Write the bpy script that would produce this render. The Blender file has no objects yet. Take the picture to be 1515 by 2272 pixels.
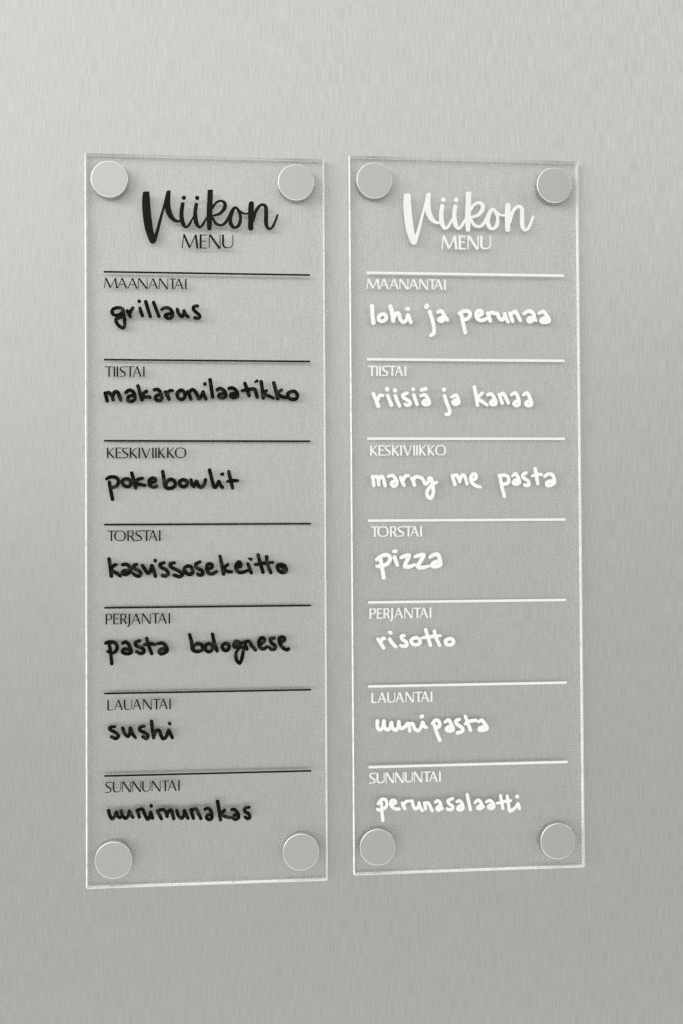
import bpy, bmesh, math, random
import numpy as np
from mathutils import Matrix, Vector

# ------------------------------------------------------------------ camera, light, exposure
sc = bpy.context.scene
COL = sc.collection
CAM = {"loc":[0.049589,-0.525579,-0.155059],"rot":[[0.9944487,0.003579,-0.1051619],[-0.105096,-0.0152493,-0.9943452],[-0.0051624,0.9998773,-0.0147885]],"lens":44.36619718309859}
P2 = [108.41709928159916,-1.7824736565141233,-0.001542233407830878]
cam = bpy.data.cameras.new('camera')
cam.sensor_fit = 'VERTICAL'
cam.sensor_height = 36.0
cam.lens = CAM['lens']
cam.clip_start = 0.01
cam.clip_end = 100.0
cam_o = bpy.data.objects.new('camera', cam)
COL.objects.link(cam_o)
m = Matrix(CAM['rot']).to_4x4()
m.translation = Vector(CAM['loc'])
cam_o.matrix_world = m
sc.camera = cam_o

world = bpy.data.worlds.new('World')
sc.world = world
world.use_nodes = True
wn, wl = world.node_tree.nodes, world.node_tree.links
wn.clear()
w_out = wn.new('ShaderNodeOutputWorld')
w_bg = wn.new('ShaderNodeBackground')
w_tc = wn.new('ShaderNodeTexCoord')
w_sep = wn.new('ShaderNodeSeparateXYZ')
wl.new(w_tc.outputs['Generated'], w_sep.inputs[0])
# the soft light of the room: pale ceiling and upper walls, dimmer floor
w_map = wn.new('ShaderNodeMapRange')
w_map.inputs['From Min'].default_value = -1
w_map.inputs['From Max'].default_value = 1
wl.new(w_sep.outputs['Z'], w_map.inputs['Value'])
w_ramp = wn.new('ShaderNodeValToRGB')
ROOM = [(-1.0, 1.15), (-.6, 1.05), (-.40, .72), (-.2, .735), (0.0, .83), (.2, .90), (.34, .97), (.42, .92), (.6, 1.25), (1.0, 1.35)]
while len(w_ramp.color_ramp.elements) < len(ROOM):
    w_ramp.color_ramp.elements.new(0.5)
for e, (z, v) in zip(w_ramp.color_ramp.elements, ROOM):
    e.position = (z + 1) / 2
    e.color = (v / 1.5, v / 1.5, v * .975 / 1.5, 1)
wl.new(w_map.outputs[0], w_ramp.inputs[0])
# the window side of the room (left) is brighter, most of all high up
w_k = wn.new('ShaderNodeMapRange')
w_k.inputs['From Min'].default_value = -.25
w_k.inputs['From Max'].default_value = .4
w_k.inputs['To Min'].default_value = -.2
w_k.inputs['To Max'].default_value = -.85
wl.new(w_sep.outputs['Z'], w_k.inputs['Value'])
w_side = wn.new('ShaderNodeMath')
w_side.operation = 'MULTIPLY_ADD'
wl.new(w_sep.outputs['X'], w_side.inputs[0])
wl.new(w_k.outputs[0], w_side.inputs[1])
w_side.inputs[2].default_value = 1.0
w_mul = wn.new('ShaderNodeVectorMath')
w_mul.operation = 'SCALE'
wl.new(w_ramp.outputs['Color'], w_mul.inputs[0])
wl.new(w_side.outputs[0], w_mul.inputs['Scale'])
wl.new(w_mul.outputs[0], w_bg.inputs['Color'])
w_bg.inputs['Strength'].default_value = 1.5
wl.new(w_bg.outputs[0], w_out.inputs['Surface'])


def area_lamp(name, loc, aim, size, power, color):
    l = bpy.data.lights.new(name, 'AREA')
    l.shape = 'RECTANGLE'
    l.size, l.size_y = size
    l.energy = power
    l.color = color
    o = bpy.data.objects.new(name, l)
    COL.objects.link(o)
    o.location = loc
    o.rotation_euler = (Vector(aim) - Vector(loc)).to_track_quat('-Z', 'Y').to_euler()
    return o


CENTRE = (.1, 0, -.15)
area_lamp('window_light', (-1.5, -1.2, .55), CENTRE, (1.0, 1.4), 5, (1.0, .98, .93))
area_lamp('room_light', (1.5, -.55, .55), CENTRE, (.5, .7), 2.1, (.97, .985, 1.0))

sc.view_settings.view_transform = 'Standard'
sc.view_settings.look = 'None'
sc.view_settings.exposure = 0.0
sc.view_settings.gamma = 1.0
sc.render.engine = 'CYCLES'
sc.cycles.max_bounces = 16
sc.cycles.transmission_bounces = 14
sc.cycles.glossy_bounces = 10
sc.cycles.caustics_refractive = True
sc.cycles.caustics_reflective = True
sc.cycles.use_denoising = False     # the last trace of grain suits a phone picture

# ------------------------------------------------------------------ materials


def new_mat(name):
    mt = bpy.data.materials.new(name)
    mt.use_nodes = True
    nt = mt.node_tree
    return mt, nt.nodes, nt.links, nt.nodes['Principled BSDF']


def noise(n, l, scale3, detail=3.0, rough=.55, coord=None):
    tc = coord or n.new('ShaderNodeTexCoord')
    mp = n.new('ShaderNodeMapping')
    mp.inputs['Scale'].default_value = scale3
    l.new(tc.outputs['Object'], mp.inputs['Vector'])
    nz = n.new('ShaderNodeTexNoise')
    nz.inputs['Scale'].default_value = 1.0
    nz.inputs['Detail'].default_value = detail
    nz.inputs['Roughness'].default_value = rough
    l.new(mp.outputs[0], nz.inputs['Vector'])
    return nz


def rng(n, l, src, a, b, lo=.3, hi=.7):
    r = n.new('ShaderNodeMapRange')
    r.inputs['From Min'].default_value = lo
    r.inputs['From Max'].default_value = hi
    r.inputs['To Min'].default_value = a
    r.inputs['To Max'].default_value = b
    l.new(src, r.inputs['Value'])
    return r.outputs[0]


def mul(n, l, a, b):
    mm = n.new('ShaderNodeMath')
    mm.operation = 'MULTIPLY'
    l.new(a, mm.inputs[0])
    l.new(b, mm.inputs[1])
    return mm.outputs[0]


def steel_material():
    mt, n, l, b = new_mat('brushed_steel')
    tc = n.new('ShaderNodeTexCoord')
    fine = noise(n, l, (2000, 1, 115), 2, .6, tc)
    band = noise(n, l, (1300, 1, 60), 2, .5, tc)
    blot = noise(n, l, (55, 1, 40), 4, .6, tc)
    speck = noise(n, l, (2600, 1, 1100), 1, .5, tc)
    k = mul(n, l, rng(n, l, speck.outputs['Fac'], .965, 1.035), mul(n, l, rng(n, l, fine.outputs['Fac'], .89, 1.11), rng(n, l, band.outputs['Fac'], .985, 1.015)))
    tint = n.new('ShaderNodeMix')
    tint.data_type = 'RGBA'
    tint.inputs['A'].default_value = (.608, .619, .595, 1)
    tint.inputs['B'].default_value = (.619, .616, .594, 1)
    l.new(rng(n, l, blot.outputs['Fac'], 0, 1), tint.inputs['Factor'])
    sc_ = n.new('ShaderNodeVectorMath')
    sc_.operation = 'SCALE'
    l.new(tint.outputs['Result'], sc_.inputs[0])
    l.new(k, sc_.inputs['Scale'])
    l.new(sc_.outputs[0], b.inputs['Base Color'])
    b.inputs['Metallic'].default_value = 1.0
    l.new(rng(n, l, fine.outputs['Fac'], .40, .47), b.inputs['Roughness'])
    b.inputs['Anisotropic'].default_value = .92
    tg = n.new('ShaderNodeTangent')
    tg.direction_type = 'UV_MAP'
    tg.uv_map = 'UVMap'
    l.new(tg.outputs[0], b.inputs['Tangent'])
    bp = n.new('ShaderNodeBump')
    bp.inputs['Strength'].default_value = .06
    bp.inputs['Distance'].default_value = .0002
    l.new(fine.outputs['Fac'], bp.inputs['Height'])
    l.new(bp.outputs[0], b.inputs['Normal'])
    return mt


def acrylic_material():
    # the polished faces of the sheet: clear, a mirror-like surface sheen, wiped marker smears, and a white veil mixed in to brighten it
    mt, n, l, b = new_mat('clear_acrylic')
    n.remove(b)
    tr = n.new('ShaderNodeBsdfTransparent')
    tr.inputs['Color'].default_value = (.998, .998, .998, 1)
    df = n.new('ShaderNodeBsdfDiffuse')
    df.inputs['Color'].default_value = (.93, .93, .92, 1)
    gl = n.new('ShaderNodeBsdfGlossy')
    gl.inputs['Roughness'].default_value = .02
    fr = n.new('ShaderNodeFresnel')
    ge = n.new('ShaderNodeNewGeometry')
    l.new(rng(n, l, ge.outputs['Backfacing'], 1.4, 1 / 1.4, 0, 1), fr.inputs['IOR'])
    hz = noise(n, l, (26, 26, 15), 4, .62)
    m1 = n.new('ShaderNodeMixShader')
    l.new(rng(n, l, hz.outputs['Fac'], .065, .10, .42, .72), m1.inputs[0])
    l.new(tr.outputs[0], m1.inputs[1])
    l.new(df.outputs[0], m1.inputs[2])
    m2 = n.new('ShaderNodeMixShader')
    l.new(fr.outputs[0], m2.inputs[0])
    l.new(m1.outputs[0], m2.inputs[1])
    l.new(gl.outputs[0], m2.inputs[2])
    l.new(m2.outputs[0], n['Material Output'].inputs['Surface'])
    return mt


def acrylic_back_material():
    mt, n, l, b = new_mat('clear_acrylic_back')
    n.remove(b)
    tr = n.new('ShaderNodeBsdfTransparent')
    tr.inputs['Color'].default_value = (.995, .995, .995, 1)
    l.new(tr.outputs[0], n['Material Output'].inputs['Surface'])
    return mt


def acrylic_side_material():
    mt, n, l, b = new_mat('sawn_acrylic_side')
    nz = noise(n, l, (400, 400, 90), 3)
    b.inputs['Base Color'].default_value = (.93, .935, .92, 1)  # whitened to paint in the glow of light inside the sides
    b.inputs['Roughness'].default_value = .3
    b.inputs['IOR'].default_value = 1.3
    l.new(rng(n, l, nz.outputs['Fac'], .1, .5), b.inputs['Transmission Weight'])
    return mt


def cut_edge_material():
    # the saw-cut, frosted rim of the sheet: its near-white colour stands in for light gathered in the edge
    mt, n, l, b = new_mat('cut_acrylic_edge')
    nz = noise(n, l, (260, 260, 260), 3)
    b.inputs['Roughness'].default_value = .35
    b.inputs['IOR'].default_value = 1.49
    l.new(rng(n, l, nz.outputs['Fac'], 0.0, .45, .45, .7), b.inputs['Transmission Weight'])
    b.inputs['Base Color'].default_value = (.97, .975, .96, 1)
    return mt


def nickel_material(name, base, r0, r1):
    mt, n, l, b = new_mat(name)
    nz = noise(n, l, (300, 300, 300), 3)
    b.inputs['Base Color'].default_value = base
    b.inputs['Metallic'].default_value = 1.0
    l.new(rng(n, l, nz.outputs['Fac'], r0, r1), b.inputs['Roughness'])
    return mt


def ink_material(name, c0, c1, rough, spec, through=0.0, scale=(420, 420, 160), lo=.5, hi=.72):
    mt, n, l, b = new_mat(name)
    nz = noise(n, l, scale, 3, .6)
    mx = n.new('ShaderNodeMix')
    mx.data_type = 'RGBA'
    mx.inputs['A'].default_value = c0
    mx.inputs['B'].default_value = c1
    l.new(rng(n, l, nz.outputs['Fac'], 0, 1, lo, hi), mx.inputs['Factor'])
    l.new(mx.outputs['Result'], b.inputs['Base Color'])
    b.inputs['Roughness'].default_value = rough
    b.inputs['Specular IOR Level'].default_value = spec
    if through:                       # thin white ink lets part of the light through to its back
        tr = n.new('ShaderNodeBsdfTranslucent')
        l.new(mx.outputs['Result'], tr.inputs['Color'])
        ms = n.new('ShaderNodeMixShader')
        ms.inputs[0].default_value = through
        l.new(b.outputs[0], ms.inputs[1])
        l.new(tr.outputs[0], ms.inputs[2])
        l.new(ms.outputs[0], n['Material Output'].inputs['Surface'])
    return mt


M_STEEL = steel_material()
M_ACRYLIC = acrylic_material()
M_BACK = acrylic_back_material()
M_SIDE = acrylic_side_material()
M_EDGE = cut_edge_material()
M_NICKEL = nickel_material('satin_nickel_face', (.60, .596, .575, 1), .18, .26)
M_NICKEL_RIM = nickel_material('highlight_nickel_rim', (.93, .92, .89, 1), .08, .14)  # base paler than the face: the chamfer's highlight is in the colour
M_NICKEL_SIDE = nickel_material('dull_nickel_side', (.62, .61, .58, 1), .25, .35)
M_BLACK_PRINT = ink_material('black_print', (.012, .012, .010, 1), (.020, .020, .017, 1), .7, .06)
M_BLACK_MARKER = ink_material('black_marker', (.005, .005, .004, 1), (.05, .05, .046, 1), .7, .06, 0, (300, 300, 420), .5, .75)
M_WHITE_PRINT = ink_material('white_print', (.90, .91, .90, 1), (.86, .87, .86, 1), .6, .3, .06)
M_WHITE_MARKER = ink_material('white_marker', (.94, .94, .93, 1), (.86, .86, .85, 1), .6, .3, .03, (300, 300, 420))

# ------------------------------------------------------------------ helpers


def link_mesh(name, me, parent=None, loc=None):
    o = bpy.data.objects.new(name, me)
    COL.objects.link(o)
    if parent:
        o.parent = parent
    if loc:
        o.location = loc
    return o


def tag(o, **kw):
    for k, v in kw.items():
        o[k] = v


# ------------------------------------------------------------------ the brushed steel door behind everything
GAP = .00035          # air between the door and the sheets
THICK = .0030         # thickness of the sheets
FRONT = -(GAP + THICK)
DOOR_W, DOOR_H, DOOR_T = .70, 1.20, .045


def steel_door():
    bm = bmesh.new()
    bmesh.ops.create_cube(bm, size=1.0, matrix=Matrix.Diagonal((DOOR_W, DOOR_T, DOOR_H, 1)))
    bmesh.ops.bevel(bm, geom=bm.edges[:], offset=.004, segments=3, affect='EDGES')
    uv = bm.loops.layers.uv.new('UVMap')
    for f in bm.faces:
        for lp in f.loops:
            lp[uv].uv = (lp.vert.co.x + lp.vert.co.y * .5, lp.vert.co.z)
    me = bpy.data.meshes.new('refrigerator_door')
    bm.to_mesh(me)
    bm.free()
    me.materials.append(M_STEEL)
    o = link_mesh('refrigerator_door', me, None, (.12, DOOR_T / 2, -.15))
    tag(o, kind='structure', label='brushed stainless steel refrigerator door behind both menu panels', category='door')
    return o


steel_door()

# ------------------------------------------------------------------ ink: outlines of strokes joined into one flat shape


def smooth(pts, sub=6):
    p = np.array(pts, float)
    if len(p) < 3:
        return p
    closed = np.hypot(*(p[0, :2] - p[-1, :2])) < .5 and len(p) > 4
    ext = np.vstack([p[-2], p, p[1]]) if closed else np.vstack([2 * p[0] - p[1], p, 2 * p[-1] - p[-2]])
    out = []
    for i in range(1, len(ext) - 2):
        a, b, c, d = ext[i - 1:i + 3]
        for t in np.arange(sub) / sub:
            out.append(.5 * (2 * b + (c - a) * t + (2 * a - 5 * b + 4 * c - d) * t * t + (3 * b - a - 3 * c + d) * t ** 3))
    out.append(p[-1])
    out = np.array(out)
    out[:, 2] = np.clip(out[:, 2], p[:, 2].min(), p[:, 2].max())
    return out


def ink_mesh(name, shapes, cell, mat):
    """shapes: ('S', [[x, y, r]..]) round stroke, ('L', ..) the same without smoothing, ('P', ..) filled outline; mm, y down."""
    pts = np.array([q for _, s in shapes for q in s], float)
    rmax = pts[:, 2].max() + 3 * cell
    x0, y0 = pts[:, :2].min(0) - rmax
    x1, y1 = pts[:, :2].max(0) + rmax
    nx, ny = int((x1 - x0) / cell) + 2, int((y1 - y0) / cell) + 2
    D = np.full((ny, nx), 9.0)
    X = x0 + np.arange(nx) * cell
    Y = y0 + np.arange(ny) * cell

    def seg(a, b):
        rm = max(a[2], b[2]) + 3 * cell
        i0 = max(int((min(a[0], b[0]) - rm - x0) / cell), 0)
        i1 = min(int((max(a[0], b[0]) + rm - x0) / cell) + 2, nx)
        j0 = max(int((min(a[1], b[1]) - rm - y0) / cell), 0)
        j1 = min(int((max(a[1], b[1]) + rm - y0) / cell) + 2, ny)
        gx, gy = np.meshgrid(X[i0:i1], Y[j0:j1])
        dx, dy = b[0] - a[0], b[1] - a[1]
        t = np.clip(((gx - a[0]) * dx + (gy - a[1]) * dy) / (dx * dx + dy * dy + 1e-12), 0, 1)
        d = np.hypot(gx - a[0] - t * dx, gy - a[1] - t * dy) - (a[2] + (b[2] - a[2]) * t)
        D[j0:j1, i0:i1] = np.minimum(D[j0:j1, i0:i1], d)

    for kind, s in shapes:
        if kind == 'P':
            p = np.array(s, float)
            if len(p) > 6:
                pc = np.vstack([p, p[:1]])
                pc = smooth(pc, 4)[:-1]
                p = pc
            a0, a1 = p[:, :2].min(0) - 3 * cell, p[:, :2].max(0) + 3 * cell
            i0, i1 = max(int((a0[0] - x0) / cell), 0), min(int((a1[0] - x0) / cell) + 2, nx)
            j0, j1 = max(int((a0[1] - y0) / cell), 0), min(int((a1[1] - y0) / cell) + 2, ny)
            gx, gy = np.meshgrid(X[i0:i1], Y[j0:j1])
            ins = np.zeros(gx.shape, bool)
            dm = np.full(gx.shape, 9.0)
            for a, b in zip(p, np.roll(p, -1, 0)):
                dx, dy = b[0] - a[0], b[1] - a[1]
                t = np.clip(((gx - a[0]) * dx + (gy - a[1]) * dy) / (dx * dx + dy * dy + 1e-12), 0, 1)
                dm = np.minimum(dm, np.hypot(gx - a[0] - t * dx, gy - a[1] - t * dy))
                if abs(dy) > 1e-9:
                    c = (a[1] > gy) != (b[1] > gy)
                    ins ^= c & (gx < dx * (gy - a[1]) / dy + a[0])
            D[j0:j1, i0:i1] = np.minimum(D[j0:j1, i0:i1], np.where(ins, -dm, dm))
        else:
            p = smooth(s) if kind == 'S' else np.array(s, float)
            if len(p) == 1:
                seg(p[0], p[0])
            for a, b in zip(p[:-1], p[1:]):
                seg(a, b)
    # marching squares
    verts, vid, faces = [], {}, []

    def node(i, j):
        k = (i, j, 0)
        if k not in vid:
            vid[k] = len(verts)
            verts.append((X[i], Y[j]))
        return vid[k]

    def cross(i, j, ax):
        k = (i, j, 1 + ax)
        if k not in vid:
            a = D[j, i]
            b = D[j, i + 1] if ax == 0 else D[j + 1, i]
            t = min(max(a / (a - b), .02), .98)
            vid[k] = len(verts)
            verts.append((X[i] + t * cell, Y[j]) if ax == 0 else (X[i], Y[j] + t * cell))
        return vid[k]

    I = D < 0
    cnt = I[:-1, :-1].astype(int) + I[:-1, 1:] + I[1:, :-1] + I[1:, 1:]
    for j, i in zip(*np.nonzero((cnt > 0) & (cnt < 4))):
        cs = [(i, j), (i + 1, j), (i + 1, j + 1), (i, j + 1)]
        es = [(i, j, 0), (i + 1, j, 1), (i, j + 1, 0), (i, j, 1)]
        poly = []
        for q in range(4):
            a, b = cs[q], cs[(q + 1) % 4]
            if I[a[1], a[0]]:
                poly.append(node(*a))
            if I[a[1], a[0]] != I[b[1], b[0]]:
                poly.append(cross(*es[q]))
        if len(poly) > 2:
            faces.append(poly)
    for j in range(ny - 1):
        row = cnt[j] == 4
        i = 0
        while i < nx - 1:
            if row[i]:
                e = i
                while e < nx - 1 and row[e]:
                    e += 1
                faces.append([node(i, j), node(e, j), node(e, j + 1), node(i, j + 1)])
                i = e
            else:
                i += 1
    me = bpy.data.meshes.new(name)
    me.from_pydata([(x / 1000, 0, -y / 1000) for x, y in verts], [], [f[::-1] for f in faces])
    me.materials.append(mat)
    me.update()
    # make every face look out of the panel (towards -y)
    if len(me.polygons) and me.polygons[0].normal.y > 0:
        me.flip_normals()
    return me


def line(a, b, wa, wb=None):
    """a straight stroke with flat ends, as an outline"""
    wb = wa if wb is None else wb
    d = np.array(b) - np.array(a)
    nrm = np.array([-d[1], d[0]]) / np.hypot(*d)
    a, b = np.array(a), np.array(b)
    return ('P', [[*(a + nrm * wa / 2), 0], [*(b + nrm * wb / 2), 0], [*(b - nrm * wb / 2), 0], [*(a - nrm * wa / 2), 0]])


def glyph(ch, x0, x1, y0, y1, T, t):
    """one capital of the printed lettering in its box; T = thick stroke, t = thin stroke"""
    w, h = x1 - x0, y1 - y0

    def st(px, py, qx, qy, a, b=None):
        return line((x0 + px * w, y0 + py * h), (x0 + qx * w, y0 + qy * h), a, b)

    def vs(x, a, ya=0, yb=1):          # upright with its middle at x (mm)
        return line((x, y0 + ya * h), (x, y0 + yb * h), a * .94, a)

    def hs(y, xa, xb, a):              # level bar with its middle at y (mm)
        return line((xa, y), (xb, y), a)

    def cv(pts, wt):
        out = []
        for (px, py), r in zip(pts, wt):
            out.append([x0 + px * w, y0 + py * h, r / 2])
        return ('S', out)
    tx, ty = T / 2 / w, t / 2 / h
    if ch == 'I':
        return [vs((x0 + x1) / 2, T)]
    if ch == 'T':
        return [hs(y0 + t / 2, x0, x1, t * 1.15), vs((x0 + x1) / 2, T)]
    if ch == 'L':
        return [vs(x0 + T / 2, T), hs(y1 - t / 2, x0, x1, t * 1.15)]
    if ch == 'E':
        return [vs(x0 + T / 2, T), hs(y0 + t / 2, x0, x1, t * 1.1), hs(y0 + h * .47, x0, x1 - w * .08, t), hs(y1 - t / 2, x0, x1, t * 1.1)]
    if ch == 'A':
        return [st(.47, 0, t / 2 / w, 1, t), st(.47, 0, 1 - tx, 1, T * .95), hs(y0 + h * .63, x0 + w * .24, x0 + w * .72, t * .9)]
    if ch == 'V':
        return [st(tx, 0, .53, 1, T), st(1 - t / 2 / w, 0, .53, 1, t)]
    if ch == 'M':
        return [st(.12, 0, .02, 1, t), st(.12, 0, .47, .95, T), st(.83, 0, .47, .95, t * 1.1), st(.83, 0, 1 - tx, 1, T)]
    if ch == 'N':
        return [vs(x0 + t / 2, t), st(t / 2 / w + .03, 0, 1 - t / w, 1, T), vs(x1 - t / 2, t)]
    if ch == 'K':
        return [vs(x0 + T / 2, T), st(.9, 0, .22, .47, t), st(.22, .45, 1 - tx, 1, T * .95)]
    if ch == 'U':
        return [vs(x0 + T / 2, T, 0, .6),
                cv([(tx, .5), (tx, .7), (.22, .9), (.5, .985 - ty), (.8, .88), (1 - t / 2 / w, .68), (1 - t / 2 / w, .5)],
                   [T, T, T * .8, t * 1.1, t, t, t]), vs(x1 - t / 2, t, 0, .6)]
    if ch == 'J':
        xm = x1 - T / 2
        return [vs(xm, T, 0, .9), ('S', [[xm, y0 + h * .85, T / 2], [xm, y0 + h * 1.05, T / 2], [xm - w * .35, y0 + h * 1.2, t * .7], [x0, y0 + h * 1.24, t / 2]])]
    if ch == 'O':
        return [cv([(.5, ty), (.2, .12), (tx, .36), (tx, .64), (.2, .88), (.5, 1 - ty), (.8, .88), (1 - tx, .64), (1 - tx, .36), (.8, .12), (.5, ty)],
                   [t, t * 1.3, T, T, t * 1.3, t, t * 1.3, T, T, t * 1.3, t])]
    if ch == 'S':
        return [cv([(.95, .03), (.62, .02 + ty), (.25, .08), (.13, .25), (.3, .42), (.65, .55), (.88, .72), (.78, .9), (.45, .985 - ty), (.03, .96)],
                   [t, t, t * 1.2, T * .85, T, T, T * .9, t * 1.2, t, t])]
    if ch in 'PR':
        bw = 1.0 if ch == 'P' else .86
        out = [vs(x0 + T / 2, T), cv([(.2, ty), (.55, ty), (bw - .14, .08), (bw - tx, .26), (bw - .14, .44), (.55, .52), (.2, .53)],
                                     [t, t, t * 1.4, T * .95, t * 1.4, t, t])]
        if ch == 'R':
            out.append(st(.45, .5, 1 - tx, 1, T * .95))
        return out
    return []


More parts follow.
